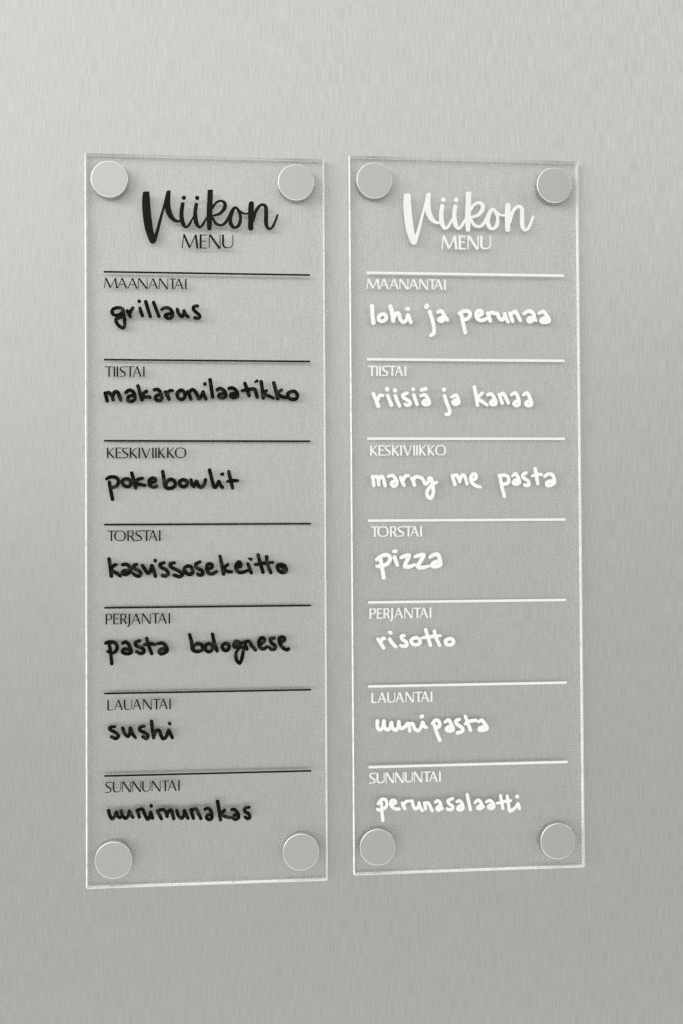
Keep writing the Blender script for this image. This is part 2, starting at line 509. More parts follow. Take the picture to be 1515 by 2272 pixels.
# ------------------------------------------------------------------ lettering data (mm on the sheet, x right, y down from its top left corner)
HAND = [[[["S",[[15.18,63.76,0.62],[13.47,63.3,0.62],[11.65,63.81,0.619],[10.99,64.93,0.619],[11.64,66.14,0.619],[13.28,66.38,0.619],[14.92,65.54,0.62],[15.47,64.13,0.62]]],
["S",[[15.4,63.87,0.62],[15.83,66.27,0.62],[16.12,69.23,0.62],[16.0,70.89,0.62],[15.16,71.53,0.62],[13.45,70.37,0.619],[12.55,68.53,0.619],[13.09,67.78,0.619],[14.37,67.21,0.62],[15.65,66.64,0.511]]],
["S",[[17.22,64.55,0.621],[17.84,65.87,0.621],[18.38,66.79,0.621]]],
["S",[[18.09,65.87,0.621],[18.68,64.38,0.621],[19.42,63.37,0.621]]],
["S",[[22.34,63.4,0.622],[22.77,65.07,0.622],[23.32,66.47,0.622]]],
["S",[[21.98,60.52,0.622],[22.06,60.59,0.622]]],
["S",[[24.69,60.66,0.659],[25.52,63.55,0.623],[26.54,66.72,0.623]]],
["S",[[27.84,60.92,0.623],[28.82,63.5,0.623],[30.02,66.61,0.624]]],
["S",[[31.1,63.84,0.477],[32.49,63.08,0.624],[34.33,63.32,0.625],[35.43,64.9,0.625],[35.46,66.39,0.625],[34.5,67.33,0.625],[33.22,67.16,0.625],[32.67,66.24,0.735],[33.7,65.67,0.625],[35.06,65.46,0.625]]],
["S",[[37.53,63.68,0.626],[38.0,65.24,0.626],[39.1,66.53,0.626],[40.02,65.96,0.626],[40.32,64.09,0.479]]],
["S",[[40.21,64.28,0.626],[40.95,65.76,0.627],[41.97,66.68,0.59]]],
["S",[[45.75,62.16,0.628],[44.46,62.36,0.627],[44.09,63.48,0.627],[45.19,64.77,0.628],[46.48,65.87,0.628],[46.47,66.99,0.628],[45.37,67.27,0.628],[44.7,67.01,0.627]]]],[["S",[[8.18,98.38,0.654],[8.54,99.78,0.654],[9.01,101.55,0.654]]],
["S",[[8.4,98.38,0.654],[9.74,98.19,0.654],[10.83,99.4,0.655],[11.37,101.06,0.655]]],
["S",[[11.2,99.4,0.655],[11.93,97.99,0.655],[13.02,97.8,0.655],[13.92,99.38,0.655],[14.43,101.08,0.656]]],
["S",[[16.55,98.07,0.656],[17.94,97.07,0.657],[19.58,97.87,0.657],[20.12,99.71,0.657],[20.05,100.82,0.657],[18.66,101.68,0.657],[17.38,101.21,0.656],[17.57,99.91,0.656],[19.03,99.28,0.657],[20.12,99.53,0.657]]],
["S",[[21.41,95.27,0.658],[22.14,97.85,0.658],[23.04,100.99,0.658]]],
["S",[[22.68,99.88,0.658],[23.96,98.14,0.658],[24.88,97.54,0.658]]],
["S",[[22.97,99.62,0.658],[24.51,99.8,0.658],[26.15,99.9,0.659]]],
["S",[[28.06,96.85,0.659],[29.64,96.77,0.66],[30.73,98.54,0.66],[31.02,100.61,0.66],[29.81,101.25,0.66],[28.6,100.7,0.659],[28.72,99.48,0.659],[30.0,98.91,0.66]]],
["S",[[32.57,97.79,0.66],[33.48,99.26,0.661],[34.03,100.67,0.661]]],
["S",[[32.93,98.9,0.661],[34.22,97.29,0.661],[35.44,97.14,0.551]]],
["S",[[38.63,97.08,0.662],[37.42,98.13,0.662],[37.71,99.98,0.662],[39.17,100.79,0.662],[40.39,99.78,0.663],[40.47,98.11,0.663],[39.37,97.0,0.662],[38.45,97.08,0.662]]],
["S",[[41.83,97.5,0.663],[42.31,98.84,0.663],[42.93,100.54,0.663]]],
["S",[[42.13,97.8,0.663],[43.61,96.67,0.663],[44.89,97.71,0.664],[45.62,99.19,0.664],[46.25,100.45,0.664],[47.29,99.18,0.664],[47.96,97.46,0.517],[48.39,98.99,0.665],[49.05,100.43,0.665]]],
["S",[[48.78,94.26,0.628],[48.71,94.41,0.665]]],
["S",[[50.82,92.53,0.665],[51.29,95.8,0.666],[51.86,99.67,0.666]]],
["S",[[53.76,96.72,0.666],[55.06,96.15,0.667],[56.72,97.26,0.667],[57.2,99.12,0.667],[56.34,99.94,0.667],[54.86,99.88,0.666],[54.38,98.95,0.666],[55.79,98.2,0.667],[56.9,98.37,0.667]]],
["S",[[58.69,96.05,0.668],[60.06,95.93,0.668],[61.54,97.04,0.668],[62.02,99.09,0.668],[60.61,99.84,0.668],[59.38,99.4,0.668],[59.57,98.36,0.668],[61.35,98.16,0.668]]],
["S",[[61.73,98.34,0.668],[62.28,99.53,0.446]]],
["S",[[65.16,94.03,0.669],[66.01,96.45,0.669],[66.85,99.06,0.67]]],
["S",[[64.03,96.99,0.557],[66.56,96.45,0.67],[69.17,96.32,0.67],[69.72,97.92,0.67],[70.16,99.56,0.671]]],
["S",[[70.11,92.99,0.633],[69.37,93.29,0.335]]],
["S",[[71.87,93.23,0.671],[72.34,96.41,0.671],[72.69,99.88,0.671]]],
["S",[[72.7,97.9,0.671],[74.09,96.85,0.485]]],
["S",[[72.89,98.46,0.671],[74.75,99.01,0.634],[76.91,99.97,0.523]]],
["S",[[77.09,93.65,0.673],[77.93,96.75,0.673],[78.67,100.18,0.673]]],
["S",[[78.3,97.87,0.673],[80.29,96.58,0.561]]],
["S",[[78.67,98.43,0.673],[80.73,99.46,0.673],[82.41,99.64,0.674]]],
["S",[[84.86,97.15,0.675],[83.05,97.91,0.674],[83.16,99.71,0.674],[84.84,100.45,0.674],[86.45,100.06,0.675],[86.84,98.56,0.675],[85.98,97.33,0.675],[84.67,97.15,0.675]]]],[["S",[[8.68,133.44,0.544],[10.21,132.67,0.654],[12.39,132.85,0.654],[13.47,134.44,0.655],[12.74,136.28,0.654],[11.47,136.83,0.654]]],
["S",[[9.76,134.8,0.654],[10.3,138.12,0.654],[11.02,141.73,0.654]]],
["S",[[16.39,133.44,0.655],[15.07,134.33,0.655],[15.47,135.91,0.655],[17.11,136.65,0.656],[18.31,135.92,0.656],[18.21,134.15,0.656],[16.75,133.44,0.656]]],
["S",[[18.8,131.05,0.656],[19.66,134.07,0.656],[20.38,137.1,0.656]]],
["S",[[20.03,134.89,0.656],[21.49,133.6,0.657],[23.13,133.19,0.548]]],
["S",[[20.39,135.37,0.656],[22.21,135.74,0.657],[24.11,136.11,0.548]]],
["S",[[26.42,135.0,0.658],[28.14,134.6,0.659],[28.25,133.42,0.659],[27.15,133.08,0.658],[25.94,134.15,0.658],[26.23,136.11,0.658],[27.69,136.78,0.658],[28.79,136.41,0.659]]],
["S",[[31.37,130.46,0.66],[31.91,133.72,0.66],[32.38,136.68,0.66],[34.28,137.35,0.66],[36.3,136.31,0.661],[36.13,134.46,0.661],[34.48,133.61,0.66],[32.9,134.83,0.66],[32.45,136.49,0.66]]],
["S",[[39.62,133.8,0.662],[38.22,134.65,0.661],[38.51,136.13,0.661],[39.97,136.76,0.662],[41.19,135.84,0.662],[41.09,134.35,0.662],[39.62,133.8,0.662]]],
["S",[[42.82,133.8,0.589],[43.29,135.77,0.663],[44.21,136.43,0.663],[45.06,134.47,0.663],[46.05,136.44,0.663],[47.15,136.88,0.664],[48.34,135.59,0.664],[48.79,133.73,0.59]]],
["S",[[50.5,129.87,0.665],[51.23,132.99,0.665],[52.14,136.33,0.665],[52.87,136.89,0.665],[53.73,135.59,0.665],[54.25,134.48,0.592],[54.91,135.97,0.666],[55.65,137.01,0.666]]],
["S",[[55.67,131.51,0.703],[55.11,131.51,0.333]]],
["S",[[58.34,130.47,0.63],[58.99,133.37,0.667],[59.9,137.24,0.593]]],
["S",[[57.69,134.56,0.407],[59.73,134.22,0.667],[61.96,134.19,0.556]]]],[["S",[[9.54,166.15,0.653],[10.12,169.76,0.653],[10.47,173.14,0.653]]],
["S",[[10.3,170.2,0.653],[11.57,168.74,0.654],[12.48,168.49,0.545]]],
["S",[[10.66,170.87,0.653],[12.29,171.8,0.654],[14.03,173.03,0.654]]],
["S",[[15.13,168.51,0.654],[16.66,168.41,0.655],[17.93,169.53,0.655],[18.11,171.3,0.655],[16.28,172.5,0.655],[15.01,172.01,0.654],[15.56,170.98,0.655],[17.74,170.82,0.655]]],
["S",[[20.66,168.45,0.547],[19.72,168.81,0.656],[19.64,169.91,0.656],[21.02,170.77,0.656],[22.29,171.89,0.656],[21.74,173.17,0.656],[20.29,172.97,0.656],[19.27,172.12,0.473]]],
["S",[[23.11,168.94,0.657],[24.12,170.61,0.657],[25.39,172.17,0.657],[26.31,171.0,0.657],[26.79,168.86,0.548],[27.59,171.01,0.658],[28.24,173.3,0.658]]],
["S",[[28.22,166.81,0.585],[28.22,167.03,0.658]]],
["S",[[31.77,167.8,0.586],[30.16,168.52,0.658],[30.7,169.74,0.659],[32.71,170.87,0.659],[33.44,172.28,0.659],[32.34,173.34,0.659],[31.09,172.96,0.659]]],
["S",[[35.95,167.9,0.587],[34.26,168.33,0.66],[34.91,169.78,0.66],[37.48,171.09,0.66],[39.31,172.33,0.661],[38.2,173.61,0.661],[35.93,173.0,0.66]]],
["S",[[41.52,169.28,0.662],[40.12,170.19,0.661],[40.78,172.05,0.661],[42.43,172.73,0.662],[43.46,171.7,0.662],[42.99,169.92,0.662],[41.7,169.28,0.662]]],
["S",[[46.38,167.61,0.589],[44.72,168.56,0.662],[45.2,170.05,0.662],[47.22,171.18,0.663],[47.47,172.73,0.663],[46.11,173.02,0.663],[45.45,172.49,0.515]]],
["S",[[49.8,170.46,0.664],[51.28,169.91,0.664],[51.17,168.69,0.664],[49.7,168.6,0.664],[49.14,170.45,0.664],[49.98,172.24,0.664],[51.64,172.51,0.664],[53.08,171.67,0.591]]],
["S",[[54.62,165.3,0.591],[55.34,168.65,0.665],[56.07,172.66,0.665]]],
["S",[[56.08,170.21,0.665],[57.82,168.74,0.555]]],
["S",[[56.26,170.7,0.665],[57.74,171.64,0.666],[59.29,171.8,0.592]]],
["S",[[61.81,170.0,0.667],[63.11,169.45,0.667],[62.93,168.04,0.667],[62.01,167.96,0.667],[61.07,169.81,0.667],[61.99,171.78,0.667],[63.66,172.06,0.667],[65.89,171.33,0.52]]],
["S",[[66.08,168.55,0.594],[66.82,170.6,0.668],[67.48,172.24,0.668]]],
["S",[[67.32,166.66,0.631],[66.47,166.36,0.297]]],
["S",[[70.3,164.86,0.632],[71.1,168.03,0.67],[72.28,172.06,0.67]]],
["S",[[73.79,165.7,0.67],[74.08,168.42,0.67],[75.48,172.23,0.671]]],
["S",[[69.17,168.91,0.557],[72.59,168.34,0.67],[76.24,168.03,0.522]]],
["S",[[79.48,168.95,0.672],[78.25,169.57,0.671],[78.73,171.26,0.672],[80.21,172.27,0.672],[81.71,171.77,0.672],[81.61,169.97,0.672],[79.86,168.84,0.672]]],
["S",[[79.66,169.77,0.448],[80.59,170.79,0.448],[80.4,171.83,0.672]]]],[["S",[[8.23,200.4,0.616],[9.68,199.94,0.652],[11.85,200.34,0.653],[12.76,201.93,0.653],[12.21,203.76,0.653],[10.76,204.4,0.544],[8.87,203.82,0.471]]],
["S",[[9.68,201.34,0.652],[10.21,205.2,0.616],[10.56,208.8,0.616]]],
["S",[[15.01,200.5,0.618],[16.21,200.04,0.654],[17.48,201.27,0.655],[18.38,204.22,0.655],[16.56,204.82,0.654],[14.93,204.17,0.654],[15.48,202.96,0.654],[17.29,203.1,0.654]]],
["S",[[21.85,199.57,0.583],[20.21,200.28,0.655],[20.57,201.68,0.655],[23.12,202.82,0.656],[23.48,204.3,0.656],[22.02,204.83,0.656],[20.57,204.0,0.546]]],
["S",[[24.7,198.8,0.657],[25.49,201.75,0.657],[26.69,204.94,0.62]]],
["S",[[23.67,201.28,0.51],[26.04,200.84,0.657],[27.94,201.35,0.548]]],
["S",[[29.15,200.89,0.548],[31.16,200.8,0.658],[32.61,202.23,0.659],[32.79,204.07,0.659],[30.78,205.07,0.658],[29.76,204.39,0.658],[30.42,203.19,0.658],[32.61,203.15,0.659]]],
["S",[[42.09,197.38,0.588],[42.89,200.53,0.661],[43.35,203.49,0.661],[45.26,204.37,0.662],[47.29,203.55,0.662],[47.0,201.77,0.662],[45.27,201.19,0.662],[43.61,202.28,0.662],[43.35,203.68,0.661]]],
["S",[[49.87,201.26,0.663],[48.47,202.09,0.663],[48.76,203.94,0.663],[50.23,204.52,0.663],[51.45,203.24,0.664],[50.98,201.65,0.663],[49.69,201.26,0.663]]],
["S",[[51.44,197.32,0.59],[52.09,200.66,0.664],[53.25,204.2,0.664]]],
["S",[[56.88,201.25,0.665],[55.48,202.01,0.665],[55.95,203.79,0.665],[57.43,204.07,0.665],[58.28,202.61,0.665],[57.62,201.37,0.665],[56.7,201.25,0.665]]],
["S",[[62.62,201.0,0.667],[60.95,200.42,0.666],[60.21,201.89,0.666],[60.65,202.83,0.666],[62.06,201.92,0.666],[63.17,201.27,0.667]]],
["S",[[63.91,203.13,0.482],[63.71,206.39,0.667],[62.58,209.49,0.555],[61.18,207.84,0.666],[61.05,205.24,0.555],[62.24,203.48,0.481],[63.91,202.99,0.445]]],
["S",[[64.36,200.91,0.667],[65.02,202.33,0.667],[65.5,203.64,0.667]]],
["S",[[64.66,200.84,0.667],[66.33,200.5,0.668],[67.62,202.37,0.668],[69.02,204.06,0.668]]],
["S",[[71.15,201.68,0.669],[72.56,200.59,0.669],[72.46,199.36,0.669],[71.34,199.27,0.669],[70.48,200.93,0.669],[70.96,203.09,0.669],[72.44,203.74,0.669],[73.74,202.91,0.521]]],
["S",[[76.74,199.35,0.596],[75.32,199.59,0.67],[75.5,201.0,0.67],[77.1,202.51,0.671],[76.9,203.81,0.67],[75.49,203.79,0.67],[74.75,203.04,0.484]]],
["S",[[79.53,201.06,0.671],[80.95,200.34,0.672],[80.84,199.22,0.672],[79.16,199.19,0.671],[78.97,201.05,0.671],[80.26,203.23,0.671],[81.94,204.18,0.672],[82.68,203.9,0.672]]]],[["S",[[11.77,234.37,0.471],[9.96,234.62,0.616],[9.77,235.54,0.616],[12.13,236.94,0.616],[13.14,238.25,0.617],[12.12,239.29,0.616],[10.42,238.52,0.616]]],
["S",[[14.85,235.06,0.617],[15.57,237.02,0.617],[16.84,238.51,0.617],[17.75,237.43,0.618],[17.94,235.05,0.545],[18.84,237.46,0.618],[20.03,239.1,0.545]]],
["S",[[23.58,234.44,0.546],[22.01,234.85,0.619],[21.82,236.05,0.619],[23.75,237.2,0.619],[25.02,238.33,0.619],[24.47,239.56,0.619],[23.02,238.8,0.619]]],
["S",[[26.5,232.55,0.62],[26.85,235.8,0.62],[27.39,239.26,0.62]]],
["S",[[27.39,238.38,0.62],[28.49,236.38,0.62],[29.77,236.59,0.621],[30.31,238.44,0.621],[31.22,239.75,0.621],[32.5,238.86,0.621],[33.42,236.31,0.622],[34.15,237.79,0.622],[34.91,239.36,0.622]]],
["S",[[33.98,233.74,0.585],[33.69,233.52,0.512]]]],[["S",[[9.12,268.41,0.615],[9.69,270.54,0.615],[10.59,271.81,0.615],[11.68,270.6,0.616],[12.23,269.04,0.507],[12.84,270.82,0.616],[13.67,271.39,0.616]]],
["S",[[14.11,268.73,0.616],[14.58,270.32,0.616],[15.84,271.74,0.617],[17.12,270.57,0.617],[17.48,268.75,0.508],[18.21,270.6,0.617],[18.93,271.39,0.617]]],
["S",[[20.61,268.66,0.618],[21.11,270.14,0.618],[21.47,271.39,0.618]]],
["S",[[20.75,268.66,0.618],[22.64,268.17,0.618],[23.48,269.84,0.619],[24.74,272.37,0.619],[25.66,271.37,0.619],[26.03,269.55,0.546],[26.82,271.99,0.619]]],
["S",[[26.29,266.99,0.692]]],
["S",[[28.83,269.08,0.62],[29.67,270.93,0.62],[30.39,272.31,0.62]]],
["S",[[29.2,268.9,0.62],[31.31,268.67,0.621],[32.4,270.1,0.621],[32.77,271.43,0.621]]],
["S",[[32.58,271.2,0.621],[33.32,269.28,0.621],[34.42,269.05,0.621],[34.96,270.9,0.622],[35.43,272.46,0.622]]],
["S",[[36.61,269.19,0.622],[37.33,271.34,0.622],[38.61,272.4,0.622],[39.53,271.03,0.623],[39.72,269.2,0.549],[40.45,271.06,0.623],[41.18,272.41,0.623]]],
["S",[[42.4,268.91,0.623],[42.83,270.76,0.624],[43.37,272.47,0.624]]],
["S",[[42.65,269.17,0.624],[44.49,268.78,0.624],[45.4,270.47,0.624],[46.42,272.63,0.624]]],
["S",[[48.05,268.96,0.551],[49.45,268.63,0.625],[50.55,269.88,0.625],[50.94,272.47,0.626],[49.8,273.24,0.625],[48.7,272.4,0.625],[49.25,271.39,0.625],[50.72,271.36,0.626]]],
["S",[[53.25,265.97,0.7],[53.86,269.6,0.626],[54.4,273.42,0.626]]],
["S",[[54.41,271.09,0.626],[56.07,269.66,0.627]]],
["S",[[54.77,271.47,0.627],[56.61,272.26,0.627],[58.46,272.68,0.627]]],
["S",[[58.91,269.45,0.517],[60.31,269.49,0.628],[61.6,271.3,0.628],[61.78,272.78,0.628],[60.48,273.48,0.628],[59.64,272.72,0.628],[60.31,271.7,0.628],[61.78,271.86,0.628]]],
["S",[[66.23,268.66,0.518],[64.57,268.98,0.629],[64.38,270.27,0.629],[66.04,271.43,0.629],[66.4,272.84,0.629],[65.47,273.26,0.629],[64.44,272.56,0.518]]]]],[[["S",[[9.36,63.05,0.836],[9.52,66.75,0.798],[9.88,69.96,0.912]]],
["S",[[13.71,66.4,0.723],[12.29,67.17,0.723],[12.28,68.8,0.723],[13.88,69.27,0.723],[15.33,68.2,0.724],[14.96,66.76,0.724],[13.71,66.32,0.723]]],
["S",[[17.16,63.03,0.839],[17.9,65.9,0.839],[18.26,69.0,0.839]]],
["S",[[18.46,67.79,0.725],[19.81,65.88,0.725],[20.76,66.32,0.726],[21.32,68.51,0.726],[22.65,69.56,0.726],[23.99,68.48,0.726],[24.58,66.58,0.727],[25.33,68.47,0.727],[25.71,69.52,0.727]]],
["S",[[24.6,63.93,0.803],[23.84,64.01,0.535]]],
["S",[[33.79,65.03,0.768],[34.72,67.98,0.73],[35.5,71.39,0.73],[35.44,74.05,0.73],[34.17,75.01,0.652]]],
["S",[[32.58,62.69,0.998],[32.34,63.08,0.844]]],
["S",[[37.24,65.18,0.615],[38.78,64.71,0.731],[39.92,66.41,0.731],[40.3,67.92,0.731],[38.75,69.0,0.731],[37.68,68.41,0.73],[39.15,67.44,0.731],[40.68,67.54,0.731],[41.45,68.59,0.539]]],
["S",[[46.48,65.68,0.694],[48.42,64.67,0.734],[50.54,64.84,0.734],[51.11,66.28,0.734],[49.93,67.82,0.734],[48.39,68.21,0.733]]],
["S",[[47.32,66.13,0.733],[47.99,69.74,0.733],[48.92,73.69,0.734]]],
["S",[[54.58,66.62,0.735],[56.14,65.77,0.736],[55.76,64.59,0.736],[54.41,64.53,0.735],[53.62,65.87,0.735],[54.19,67.77,0.735],[55.92,68.51,0.736],[58.06,67.73,0.736]]],
["S",[[58.54,65.51,0.736],[59.23,66.95,0.737],[59.68,68.63,0.737]]],
["S",[[58.85,65.81,0.737],[60.21,65.11,0.737],[61.76,65.4,0.737],[62.73,65.58,0.738],[63.49,67.29,0.738],[64.65,68.15,0.738],[65.83,67.07,0.739],[65.92,65.54,0.622],[66.6,67.63,0.739],[67.36,69.0,0.622]]],
["S",[[68.17,65.4,0.739],[68.74,67.04,0.739],[69.31,68.6,0.74]]],
["S",[[68.56,65.78,0.739],[70.52,64.61,0.74],[71.67,66.43,0.74],[72.63,68.18,0.741]]],
["S",[[74.09,65.56,0.546],[75.98,64.35,0.742],[77.92,64.83,0.742],[78.68,67.12,0.742],[77.11,68.78,0.742],[75.94,68.3,0.741],[76.73,67.22,0.742],[78.68,67.5,0.742],[79.38,68.34,0.508]]],
["S",[[80.66,65.18,0.587],[82.62,64.47,0.744],[83.97,65.91,0.744],[85.13,68.39,0.744],[82.58,68.99,0.743],[81.6,68.31,0.743],[82.59,67.34,0.743],[84.16,67.44,0.744]]]],[["S",[[9.67,99.71,0.684],[10.6,102.05,0.684],[11.72,104.87,0.76]]],
["S",[[11.16,102.8,0.684],[12.32,100.53,0.684],[13.65,100.45,0.609]]],
["S",[[15.75,100.4,0.685],[16.49,102.4,0.685],[17.24,104.36,0.762]]],
["S",[[15.5,97.8,0.914]]],
["S",[[18.98,100.57,0.686],[19.73,102.76,0.686],[20.67,104.73,0.687]]],
["S",[[18.81,98.31,0.839]]],
["S",[[23.95,99.34,0.611],[22.23,100.18,0.687],[22.49,101.32,0.687],[24.69,102.74,0.688],[25.26,103.88,0.688],[23.91,104.45,0.687],[22.96,103.96,0.573]]],
["S",[[26.81,100.16,0.65],[27.37,101.97,0.688],[28.12,104.09,0.689]]],
["S",[[26.56,97.74,0.765]]],
["S",[[29.68,100.53,0.536],[31.41,100.06,0.69],[32.73,101.57,0.69],[33.29,103.65,0.69],[31.76,104.23,0.69],[30.61,103.48,0.689],[31.58,102.41,0.69],[32.92,102.71,0.69]]],
["S",[[30.0,98.02,0.689],[31.81,97.56,0.766]]],
["S",[[39.84,100.52,0.692],[40.78,103.44,0.692],[41.91,106.47,0.692],[41.71,107.99,0.692],[40.47,108.22,0.692]]],
["S",[[39.6,97.82,0.846]]],
["S",[[42.92,100.96,0.577],[44.85,100.19,0.693],[45.79,102.28,0.693],[45.78,103.42,0.693],[44.24,103.99,0.693],[43.4,103.24,0.693],[44.25,102.36,0.693],[45.6,102.47,0.693]]],
["S",[[52.59,96.65,0.695],[53.33,100.34,0.696],[53.88,104.33,0.696]]],
["S",[[53.71,101.29,0.696],[55.97,99.19,0.619]]],
["S",[[54.29,101.86,0.696],[56.21,102.99,0.696],[57.98,104.24,0.581]]],
["S",[[58.17,100.02,0.581],[59.72,99.55,0.697],[61.07,101.07,0.698],[61.82,103.47,0.698],[60.46,104.12,0.697],[59.5,103.44,0.697],[60.48,102.29,0.698],[61.64,102.59,0.698]]],
["S",[[63.1,99.73,0.582],[63.78,101.44,0.698],[64.54,103.42,0.699]]],
["S",[[63.59,100.29,0.698],[64.96,99.34,0.699],[66.11,101.05,0.699],[67.14,103.33,0.699]]],
["S",[[68.45,99.89,0.583],[70.21,99.12,0.7],[71.36,101.02,0.701],[71.8,103.69,0.701],[70.55,104.46,0.7],[69.59,103.7,0.7],[70.37,102.63,0.7]]],
["S",[[73.59,99.94,0.545],[75.27,99.1,0.702],[76.42,101.0,0.702],[77.18,103.86,0.702],[75.61,104.44,0.702],[74.65,103.68,0.701],[75.63,102.61,0.702],[76.8,102.91,0.702]]]],[["S",[[9.04,134.35,0.683],[9.41,136.15,0.683],[9.58,138.04,0.683]]],
["S",[[9.42,134.65,0.683],[10.94,134.35,0.683],[11.5,135.78,0.683],[11.67,137.74,0.683]]],
["S",[[11.69,135.78,0.683],[12.46,134.35,0.684],[13.59,135.03,0.684],[14.33,138.13,0.684]]],
["S",[[15.69,134.28,0.609],[17.59,133.99,0.685],[19.1,135.8,0.686],[19.28,137.5,0.686],[18.13,138.44,0.685],[17.0,137.49,0.685],[17.77,136.44,0.685],[19.29,136.56,0.686]]],
["S",[[20.9,134.75,0.686],[21.57,136.56,0.686],[22.33,138.07,0.686]]],
["S",[[21.77,136.18,0.686],[22.93,134.19,0.687],[24.26,134.04,0.572]]],
["S",[[25.67,135.14,0.687],[26.34,136.57,0.687],[26.72,137.93,0.688]]],
["S",[[26.16,136.2,0.687],[27.12,134.57,0.688],[28.65,134.58,0.688],[30.18,135.34,0.689],[31.31,137.42,0.689],[32.65,136.59,0.689],[32.86,135.15,0.689],[34.0,135.46,0.69],[34.56,138.11,0.69],[34.72,141.14,0.69],[33.75,143.4,0.689],[32.3,142.64,0.689],[32.24,140.37,0.689],[33.98,138.11,0.69],[36.22,136.79,0.575]]],
["S",[[42.84,133.96,0.615],[43.4,135.86,0.692],[43.97,137.68,0.692]]],
["S",[[43.22,134.23,0.692],[44.77,133.85,0.693],[45.71,135.49,0.693],[46.02,136.44,0.693]]],
["S",[[46.02,135.87,0.693],[47.07,133.97,0.693],[48.23,134.35,0.694],[49.16,137.51,0.617]]],
["S",[[51.22,135.96,0.694],[52.85,135.12,0.695],[52.86,133.6,0.695],[51.51,133.6,0.694],[50.73,135.12,0.694],[51.29,137.02,0.694],[53.01,138.35,0.695],[54.83,138.81,0.579]]],
["S",[[62.99,134.2,0.698],[65.24,133.9,0.698],[66.9,134.78,0.699],[66.77,137.06,0.699],[65.01,137.63,0.698]]],
["S",[[63.3,134.01,0.698],[64.04,138.57,0.698],[65.16,142.76,0.659]]],
["S",[[68.62,134.21,0.505],[70.1,133.33,0.7],[71.25,135.17,0.7],[71.62,137.07,0.7],[70.06,137.64,0.699],[68.98,137.07,0.699],[69.88,136.0,0.699],[71.44,136.12,0.7]]],
["S",[[74.5,132.89,0.623],[73.21,133.72,0.7],[73.39,134.98,0.7],[75.32,136.32,0.701],[75.7,137.85,0.701],[74.53,138.22,0.701],[73.75,137.92,0.584]]],
["S",[[78.49,131.21,0.702],[79.04,134.42,0.702],[79.6,137.55,0.624]]],
["S",[[77.1,134.26,0.507],[79.25,133.66,0.702],[81.2,133.66,0.586]]],
["S",[[82.56,134.43,0.625],[84.33,133.36,0.703],[86.08,134.05,0.704],[86.84,136.73,0.704],[85.45,138.07,0.704],[83.69,138.25,0.703],[83.51,137.1,0.703],[85.08,136.42,0.704],[86.64,136.73,0.704]]]],[["S",[[10.69,168.89,0.758],[12.79,167.4,0.759],[15.07,167.12,0.76],[16.31,168.56,0.76],[15.04,170.81,0.76],[12.38,171.72,0.759],[10.56,171.74,0.531]]],
["S",[[12.21,168.9,0.759],[12.94,173.04,0.759],[13.48,176.51,0.797]]],
["S",[[18.1,168.01,0.761],[18.66,169.71,0.761],[19.3,171.3,0.685]]],
["S",[[17.74,165.64,0.609],[18.58,165.57,0.761]]],
["S",[[20.84,168.23,0.647],[22.29,167.67,0.762],[24.32,167.39,0.763],[23.42,169.38,0.762],[22.46,171.44,0.762],[22.64,172.08,0.762],[24.55,172.03,0.763],[26.58,171.29,0.611]]],
["S",[[26.75,167.9,0.649],[28.4,167.43,0.764],[30.5,167.25,0.765],[29.34,169.43,0.764],[27.99,171.68,0.764],[28.36,172.44,0.764],[30.27,172.46,0.764],[32.49,171.92,0.612]]],
["S",[[33.06,168.15,0.612],[34.52,167.29,0.766],[36.44,167.12,0.766],[37.37,169.51,0.767],[37.47,171.4,0.767],[35.63,172.06,0.766],[34.1,171.93,0.766],[34.49,170.69,0.766],[36.8,169.88,0.766]]]],[["S",[[10.91,202.12,0.682],[11.96,203.83,0.682],[13.27,205.8,0.683]]],
["S",[[11.96,203.45,0.682],[12.92,201.86,0.683],[13.75,201.98,0.569]]],
["S",[[15.76,202.2,0.683],[16.89,203.91,0.684],[18.36,205.36,0.684]]],
["S",[[16.28,199.54,0.722],[15.59,199.23,0.494]]],
["S",[[21.97,200.83,0.609],[20.79,201.04,0.685],[21.08,202.28,0.685],[22.79,203.63,0.685],[22.89,205.06,0.685],[21.25,205.22,0.685],[20.38,204.9,0.532]]],
["S",[[26.8,201.81,0.686],[24.96,202.61,0.686],[25.14,204.04,0.686],[26.97,204.75,0.686],[28.62,203.91,0.687],[28.32,202.47,0.687],[26.8,201.73,0.686]]],
["S",[[31.02,198.56,0.688],[31.96,201.51,0.688],[33.0,205.0,0.688]]],
["S",[[34.73,199.18,0.689],[35.21,201.56,0.689],[36.9,205.06,0.689]]],
["S",[[29.66,201.85,0.573],[33.1,201.42,0.688],[37.12,201.1,0.574]]],
["S",[[41.14,202.48,0.69],[39.48,203.21,0.69],[39.78,204.58,0.69],[41.31,205.05,0.69],[42.66,204.32,0.691],[42.67,203.08,0.691],[41.33,202.41,0.69]]]],[["S",[[10.4,236.15,0.681],[10.38,238.66,0.681],[11.32,239.8,0.682],[12.65,238.9,0.682],[13.13,236.21,0.682],[13.41,238.91,0.682],[14.54,239.88,0.682],[15.68,239.15,0.683],[16.27,236.99,0.683],[16.63,238.99,0.683],[17.95,240.14,0.683],[19.1,238.86,0.684],[19.42,236.69,0.684],[19.75,238.87,0.684],[20.81,239.46,0.684],[22.14,238.55,0.685],[23.1,237.45,0.685]]],
["S",[[23.29,237.45,0.685],[23.74,238.96,0.685],[24.03,240.47,0.685]]],
["S",[[23.67,238.21,0.685],[25.19,237.57,0.685],[26.13,239.77,0.686],[27.46,240.55,0.686],[28.61,239.45,0.686],[29.47,237.22,0.687],[30.06,238.73,0.687],[30.97,239.32,0.611]]],
["S",[[29.22,234.65,0.801],[28.95,234.76,0.686]]],
